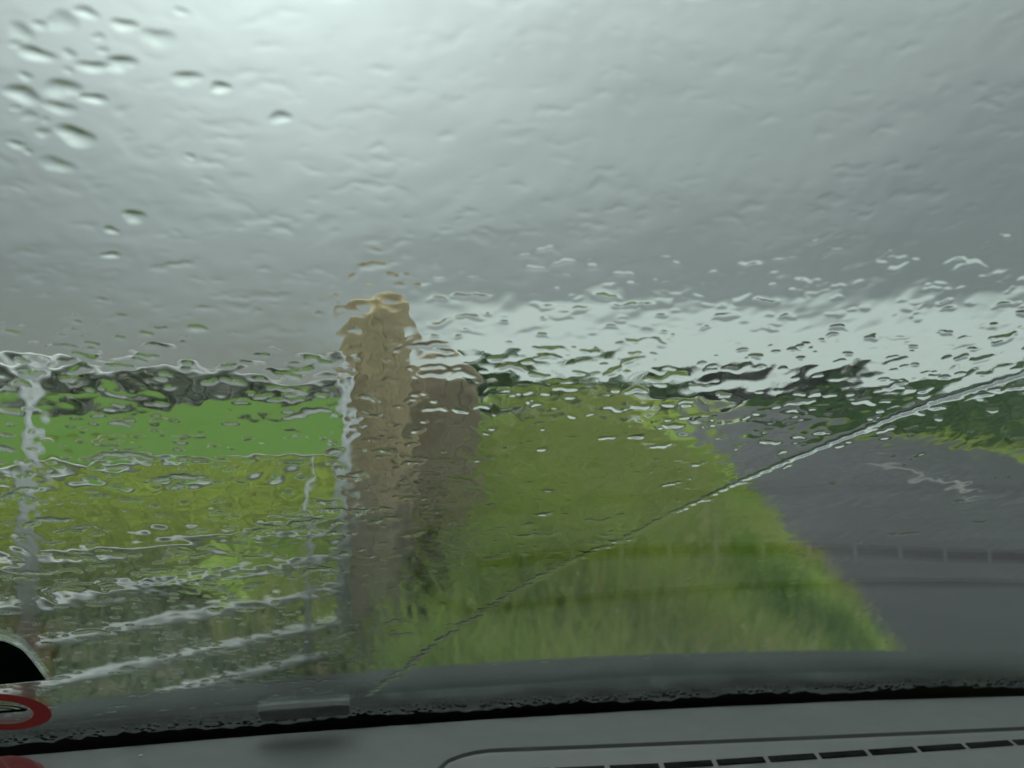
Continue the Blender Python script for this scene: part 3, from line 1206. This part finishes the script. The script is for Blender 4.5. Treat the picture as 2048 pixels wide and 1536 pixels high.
# ------------------------------------------------------------------ rain on the glass
FU0, FU1, FT0, FT1 = -0.58, 0.68, -0.02, 0.79
STEP = 0.00090
nu = int((FU1 - FU0) / STEP)
nt = int((FT1 - FT0) / (STEP * 0.82))
gu = np.linspace(FU0, FU1, nu)
gt = np.linspace(FT0, FT1, nt)
du_, dt_ = gu[1] - gu[0], gt[1] - gt[0]
KU = np.fft.fftfreq(nu, du_)[:, None]
KT = np.fft.rfftfreq(nt, dt_)[None, :]


def band(lu, lt, seed, ang=0.0):
    """unit-variance noise with wavelengths lu (across) and lt (up the glass)"""
    w_ = np.random.default_rng(seed).normal(size=(nu, nt))
    ca, sa = math.cos(ang), math.sin(ang)
    ku, kt = KU * ca + KT * sa, -KU * sa + KT * ca
    k = np.sqrt((ku * lu) ** 2 + (kt * lt) ** 2)
    f = np.exp(-((k - 1.0) / 0.45) ** 2)
    y_ = np.fft.irfft2(np.fft.rfft2(w_) * f, s=(nu, nt))
    return y_ / y_.std()


def blur(a_, r_):
    f = np.exp(-2 * (math.pi * r_) ** 2 * (KU ** 2 + KT ** 2))
    return np.fft.irfft2(np.fft.rfft2(a_) * f, s=(nu, nt))


GU, GT = np.meshgrid(gu, gt, indexing='ij')
# edge of the wiper's sweep
wpix = [(735, 1392), (830, 1322), (930, 1246), (1040, 1180), (1130, 1126), (1250, 1077), (1350, 1025), (1450, 977), (1560, 929), (1680, 879), (1770, 842), (1860, 806), (1950, 778), (2048, 747), (2250, 690)]
wl = np.array([pix_water(*p) for p in wpix])
wline = np.interp(gu, wl[:, 0], wl[:, 1], left=-0.2, right=wl[-1, 1])
below = sstep(0.004, -0.012, GT - wline[:, None])      # 1 in the freshly wiped sector

amp = (1 - 0.62 * below) * (0.05 + 0.95 * sstep(0.19, 0.46, GT))
h = 0.00042 + amp * (0.000062 * band(0.060, 0.036, 1, 0.25) + 0.000021 * band(0.026, 0.015, 2, 0.2))
mod = np.clip(0.55 + 0.55 * band(0.12, 0.09, 4), 0.1, 1.6)
h += amp * mod * (0.000007 * band(0.010, 0.0065, 3, 0.15))
calm = 0.12 + 0.88 * sstep(0.16, 0.42, GT)
h += (1 - 0.6 * below) * calm * (0.000020 * band(0.011, 0.017, 6) + 0.000007 * band(0.006, 0.008, 7) * mod)
# creases where sheets of running water meet
h -= amp * 0.000030 * np.abs(band(0.034, 0.022, 8, 0.35))
drops = np.zeros_like(h)


def ridge(u, t, L, w, H, ang, bow, seed):
    """one elongated bead or curved rivulet"""
    ext = L + 3 * w
    i0, i1 = int((u - ext - FU0) / du_), int((u + ext - FU0) / du_) + 2
    ey = abs(math.sin(ang)) * L + abs(bow) * L + 3 * w
    j0, j1 = int((t - ey - FT0) / dt_), int((t + ey - FT0) / dt_) + 2
    i0, j0 = max(0, i0), max(0, j0)
    i1, j1 = min(nu, i1), min(nt, j1)
    if i1 - i0 < 3 or j1 - j0 < 3:
        return
    A, B = GU[i0:i1, j0:j1] - u, GT[i0:i1, j0:j1] - t
    ca, sa = math.cos(ang), math.sin(ang)
    p, q = A * ca + B * sa, -A * sa + B * ca
    s_ = p / L
    cen = -bow * L * s_ ** 2 + 0.42 * w * np.sin(p / w * 0.8 + seed) + 0.26 * w * np.sin(p / w * 1.9 + seed * 2)
    taper = np.clip(1 - s_ ** 2, 0, 1)
    ww = w * (0.35 + 0.65 * taper ** 0.5) * (1 + 0.34 * np.sin(p / w * 0.9 + seed * 3))
    prof_ = np.clip(1 - ((q - cen) / ww) ** 2, 0, 1)
    hh_ = H * prof_ * taper ** 0.5
    drops[i0:i1, j0:j1] = np.maximum(drops[i0:i1, j0:j1], hh_)


rs = random.Random(5)
NR = 6800
for k in range(NR):
    u, t = rs.uniform(FU0, FU1), rs.uniform(FT0, FT1 - 0.02)
    wz = t < np.interp(u, gu, wline)
    if wz and rs.random() < 0.80:
        continue
    big = rs.random()
    lean = rs.gauss(0.0, 0.22) + (0.28 if u > 0.05 else 0.0) * rs.random()
    if big < 0.74:
        L, w = rs.uniform(0.0010, 0.0036), rs.uniform(0.0008, 0.0012)
    elif big < 0.965:
        L, w = rs.uniform(0.003, 0.0075), rs.uniform(0.0010, 0.0018)
    else:
        L, w = rs.uniform(0.008, 0.018), rs.uniform(0.0013, 0.0021)
        lean += rs.uniform(0.0, 0.4)
    H = w * rs.uniform(0.16, 0.36)
    if t < 0.27:
        L *= 0.6
    H *= (0.24 + 0.76 * min(1.0, max(0.0, (t - 0.12) / 0.22))) * (1.0 - 0.55 * min(1.0, max(0.0, (t - 0.46) / 0.12)))
    if wz:
        L *= 0.6
        w *= 0.7
        H *= 0.6
    ridge(u, t, L, w, H, lean, rs.gauss(0.14, 0.26), rs.uniform(0, 6.28))
# shallow flattened pads of water higher on the glass
for k in range(620):
    u, t = rs.uniform(-0.30, 0.34), rs.uniform(0.42, 0.78)
    L, w = rs.uniform(0.002, 0.009), rs.uniform(0.0012, 0.0030)
    ridge(u, t, L, w, w * rs.uniform(0.025, 0.085), rs.gauss(0.05, 0.3), rs.gauss(0.0, 0.3), rs.uniform(0, 6.28))
# water swept up into a ridge along the edge of the wiper's sweep, broken into beads low down
for (ua_, ta_), (ub_, tb_), (pxa, pya) in zip(wl[:-1], wl[1:], wpix[:-1]):
    n_ = 10
    for k in range(n_):
        q = (k + 0.5) / n_
        u, t = ua_ + (ub_ - ua_) * q, ta_ + (tb_ - ta_) * q
        ang = math.atan2(tb_ - ta_, ub_ - ua_)
        seg = math.hypot(ub_ - ua_, tb_ - ta_) / n_
        if pxa < 1240:
            if rs.random() < 0.92:
                ridge(u + rs.gauss(0, .0012), t + rs.gauss(0, .0012), rs.uniform(.004, .009), .0019, .00055, ang * rs.uniform(0.6, 1.0), 0.0, rs.random() * 6)
        else:
            st = min(1.0, (pxa - 1150) / 400)
            ridge(u + rs.gauss(0, .0003), t + rs.gauss(0, .0003), seg * rs.uniform(1.6, 2.4), rs.uniform(.0014, .0019), 0.00085 * (0.5 + 0.5 * st) * rs.uniform(.8, 1.05), ang + rs.gauss(0, .025), 0.0, rs.random() * 6)
            if rs.random() < 0.22:
                ridge(u + rs.gauss(0, .004), t - rs.uniform(.004, .012), rs.uniform(.003, .006), .0016, .0004, ang * .6, 0.1, rs.random() * 6)
drops = blur(drops, 0.00042)

# separate round beads in the corner the wiper does not reach
zk = 700 / 2048
bead_spec = [(210, 320, 165), (360, 130, 160), (500, 75, 130), (120, 190, 135), (725, 150, 120), (130, 555, 175), (360, 520, 170), (352, 635, 150), (550, 580, 125), (250, 780, 90),
             (170, 680, 90), (150, 450, 75), (545, 395, 150), (705, 375, 150), (330, 965, 150), (445, 800, 180), (575, 220, 75), (925, 225, 150), (230, 150, 85), (1640, 690, 110),
             (785, 1270, 130), (650, 1350, 80), (1115, 920, 60), (1060, 70, 75), (650, 1495, 95), (90, 260, 70), (405, 320, 80), (90, 635, 60), (265, 705, 55), (1290, 515, 120),
             (600, 300, 60), (1090, 460, 150), (400, 415, 65), (100, 850, 100), (165, 890, 55)]
beads = []
for zx, zy, zw in bead_spec:
    u, t = pix_water(zx * zk, zy * zk)
    ul_ = pix_glass(zx * zk - zw * zk / 2, zy * zk)[0]
    ur_ = pix_glass(zx * zk + zw * zk / 2, zy * zk)[0]
    beads.append((u, t, (ur_ - ul_) / 2 * 1.4))
flat = np.ones_like(h)
for u, t, r_ in beads:
    i0, i1 = max(0, int((u - 3 * r_ - FU0) / du_)), min(nu, int((u + 3 * r_ - FU0) / du_))
    j0, j1 = max(0, int((t - 3 * r_ - FT0) / dt_)), min(nt, int((t + 3 * r_ - FT0) / dt_))
    if i1 <= i0 or j1 <= j0:
        continue
    dd_ = np.hypot(GU[i0:i1, j0:j1] - u, GT[i0:i1, j0:j1] - t)
    flat[i0:i1, j0:j1] = np.minimum(flat[i0:i1, j0:j1], sstep(1.15 * r_, 1.9 * r_, dd_))
h = 0.00042 + (h - 0.00042 + drops) * flat
h = np.maximum(h, 0.00008)

# keep the part of the sheet around the view, with a generous margin
tcen = np.linspace(FT0, FT1, 60)
mgn = 0.07
edgeL, edgeR = [], []
for py in (1480, 1200, 900, 600, 300, 0, -60):
    l_, r_ = pix_glass(0, py), pix_glass(2048, py)
    edgeL.append(l_)
    edgeR.append(r_)
edgeL, edgeR = np.array(sorted(edgeL, key=lambda p: p[1])), np.array(sorted(edgeR, key=lambda p: p[1]))
uL = np.interp(gt, edgeL[:, 1], edgeL[:, 0]) - mgn
uR = np.interp(gt, edgeR[:, 1], edgeR[:, 0]) + mgn
GAP = 0.0052
vt = glass_pt(GU, GT, GAP + h).reshape(-1, 3)
q = grid_quads(nu, nt)
qi, qj = q[:, 0] // nt, q[:, 0] % nt
q = q[(gu[qi] > uL[qj]) & (gu[qi] < uR[qj])]
used = np.zeros(len(vt), bool)
used[q.ravel()] = True
remap = np.cumsum(used) - 1
vt = vt[used]
q = remap[q][:, ::-1]
vb_, qb_ = glass_sheet(FU0, FU1, FT0, FT1, 90, 40, GAP, True)
me = np_mesh('rain_water', np.concatenate([vt, vb_]), np.concatenate([q, qb_ + len(vt)]), smooth=True)
rain = obj('rain_water', me, M['water'])
tag(rain, 'wavy film of rain water streaming over the windscreen', 'rain water', kind='stuff')

# beads, named by their row and place in the row
order = sorted(range(len(beads)), key=lambda k: -beads[k][1])
words = ('first', 'second', 'third', 'fourth', 'fifth', 'sixth', 'seventh')
bead_label = {}
for r0 in range(0, len(order), 5):
    row = sorted(order[r0:r0 + 5], key=lambda k: beads[k][0])
    for c_, k in enumerate(row):
        size_w = 'large' if beads[k][2] > 0.0062 else ('small' if beads[k][2] < 0.0040 else 'middling')
        bead_label[k] = '%s raindrop bead, %s from the left in the %s row down the windscreen corner' % (size_w, words[c_], words[r0 // 5])
tone_r = random.Random(9)
for k, (u, t, r_) in enumerate(beads):
    nr, na = 9, 26
    ph1, ph2 = tone_r.uniform(0, 6.28), tone_r.uniform(0, 6.28)
    asp = tone_r.uniform(0.5, 0.85)
    Hh = r_ * tone_r.uniform(0.10, 0.20)
    V = [(0, 0, Hh)]
    an = np.linspace(0, 2 * np.pi, na, endpoint=False)
    rim_ = 1 + 0.17 * np.sin(2 * an + ph1) + 0.10 * np.sin(3 * an + ph2)
    for i in range(1, nr + 1):
        f = i / nr
        for j in range(na):
            V.append((r_ * f * rim_[j] * math.cos(an[j]), asp * r_ * f * rim_[j] * math.sin(an[j]), Hh * (1 - f * f) ** 1.6))
    top_n = len(V)
    V += [(x_, y_, -0.00002) for x_, y_, z_ in V[top_n - na:]]
    quads = [[1 + (i - 1) * na + j, 1 + i * na + j, 1 + i * na + (j + 1) % na, 1 + (i - 1) * na + (j + 1) % na] for i in range(1, nr) for j in range(na)]
    tris = [[0, 1 + j, 1 + (j + 1) % na] for j in range(na)]
    quads = [f_[::-1] for f_ in quads]
    tris = [f_[::-1] for f_ in tris]
    V = np.array(V)
    org = glass_pt(np.array(u), np.array(t), GAP + 0.00042 + 0.00016)
    W = glass_pt(u + V[:, 0], t + V[:, 1], GAP + 0.00042 + 0.00016 + V[:, 2]) - org
    W = np.concatenate([W, W[top_n:].mean(0)[None]])
    cidx = len(W) - 1
    tris += [[top_n + j, top_n + (j + 1) % na, cidx] for j in range(na)]
    me = np_mesh('raindrop', W, quads, tris, smooth=True)
    o = obj('raindrop', me, M['water'])
    o.location = org
    tag(o, bead_label[k], 'raindrop', 'raindrop beads in the unwiped corner of the windscreen')
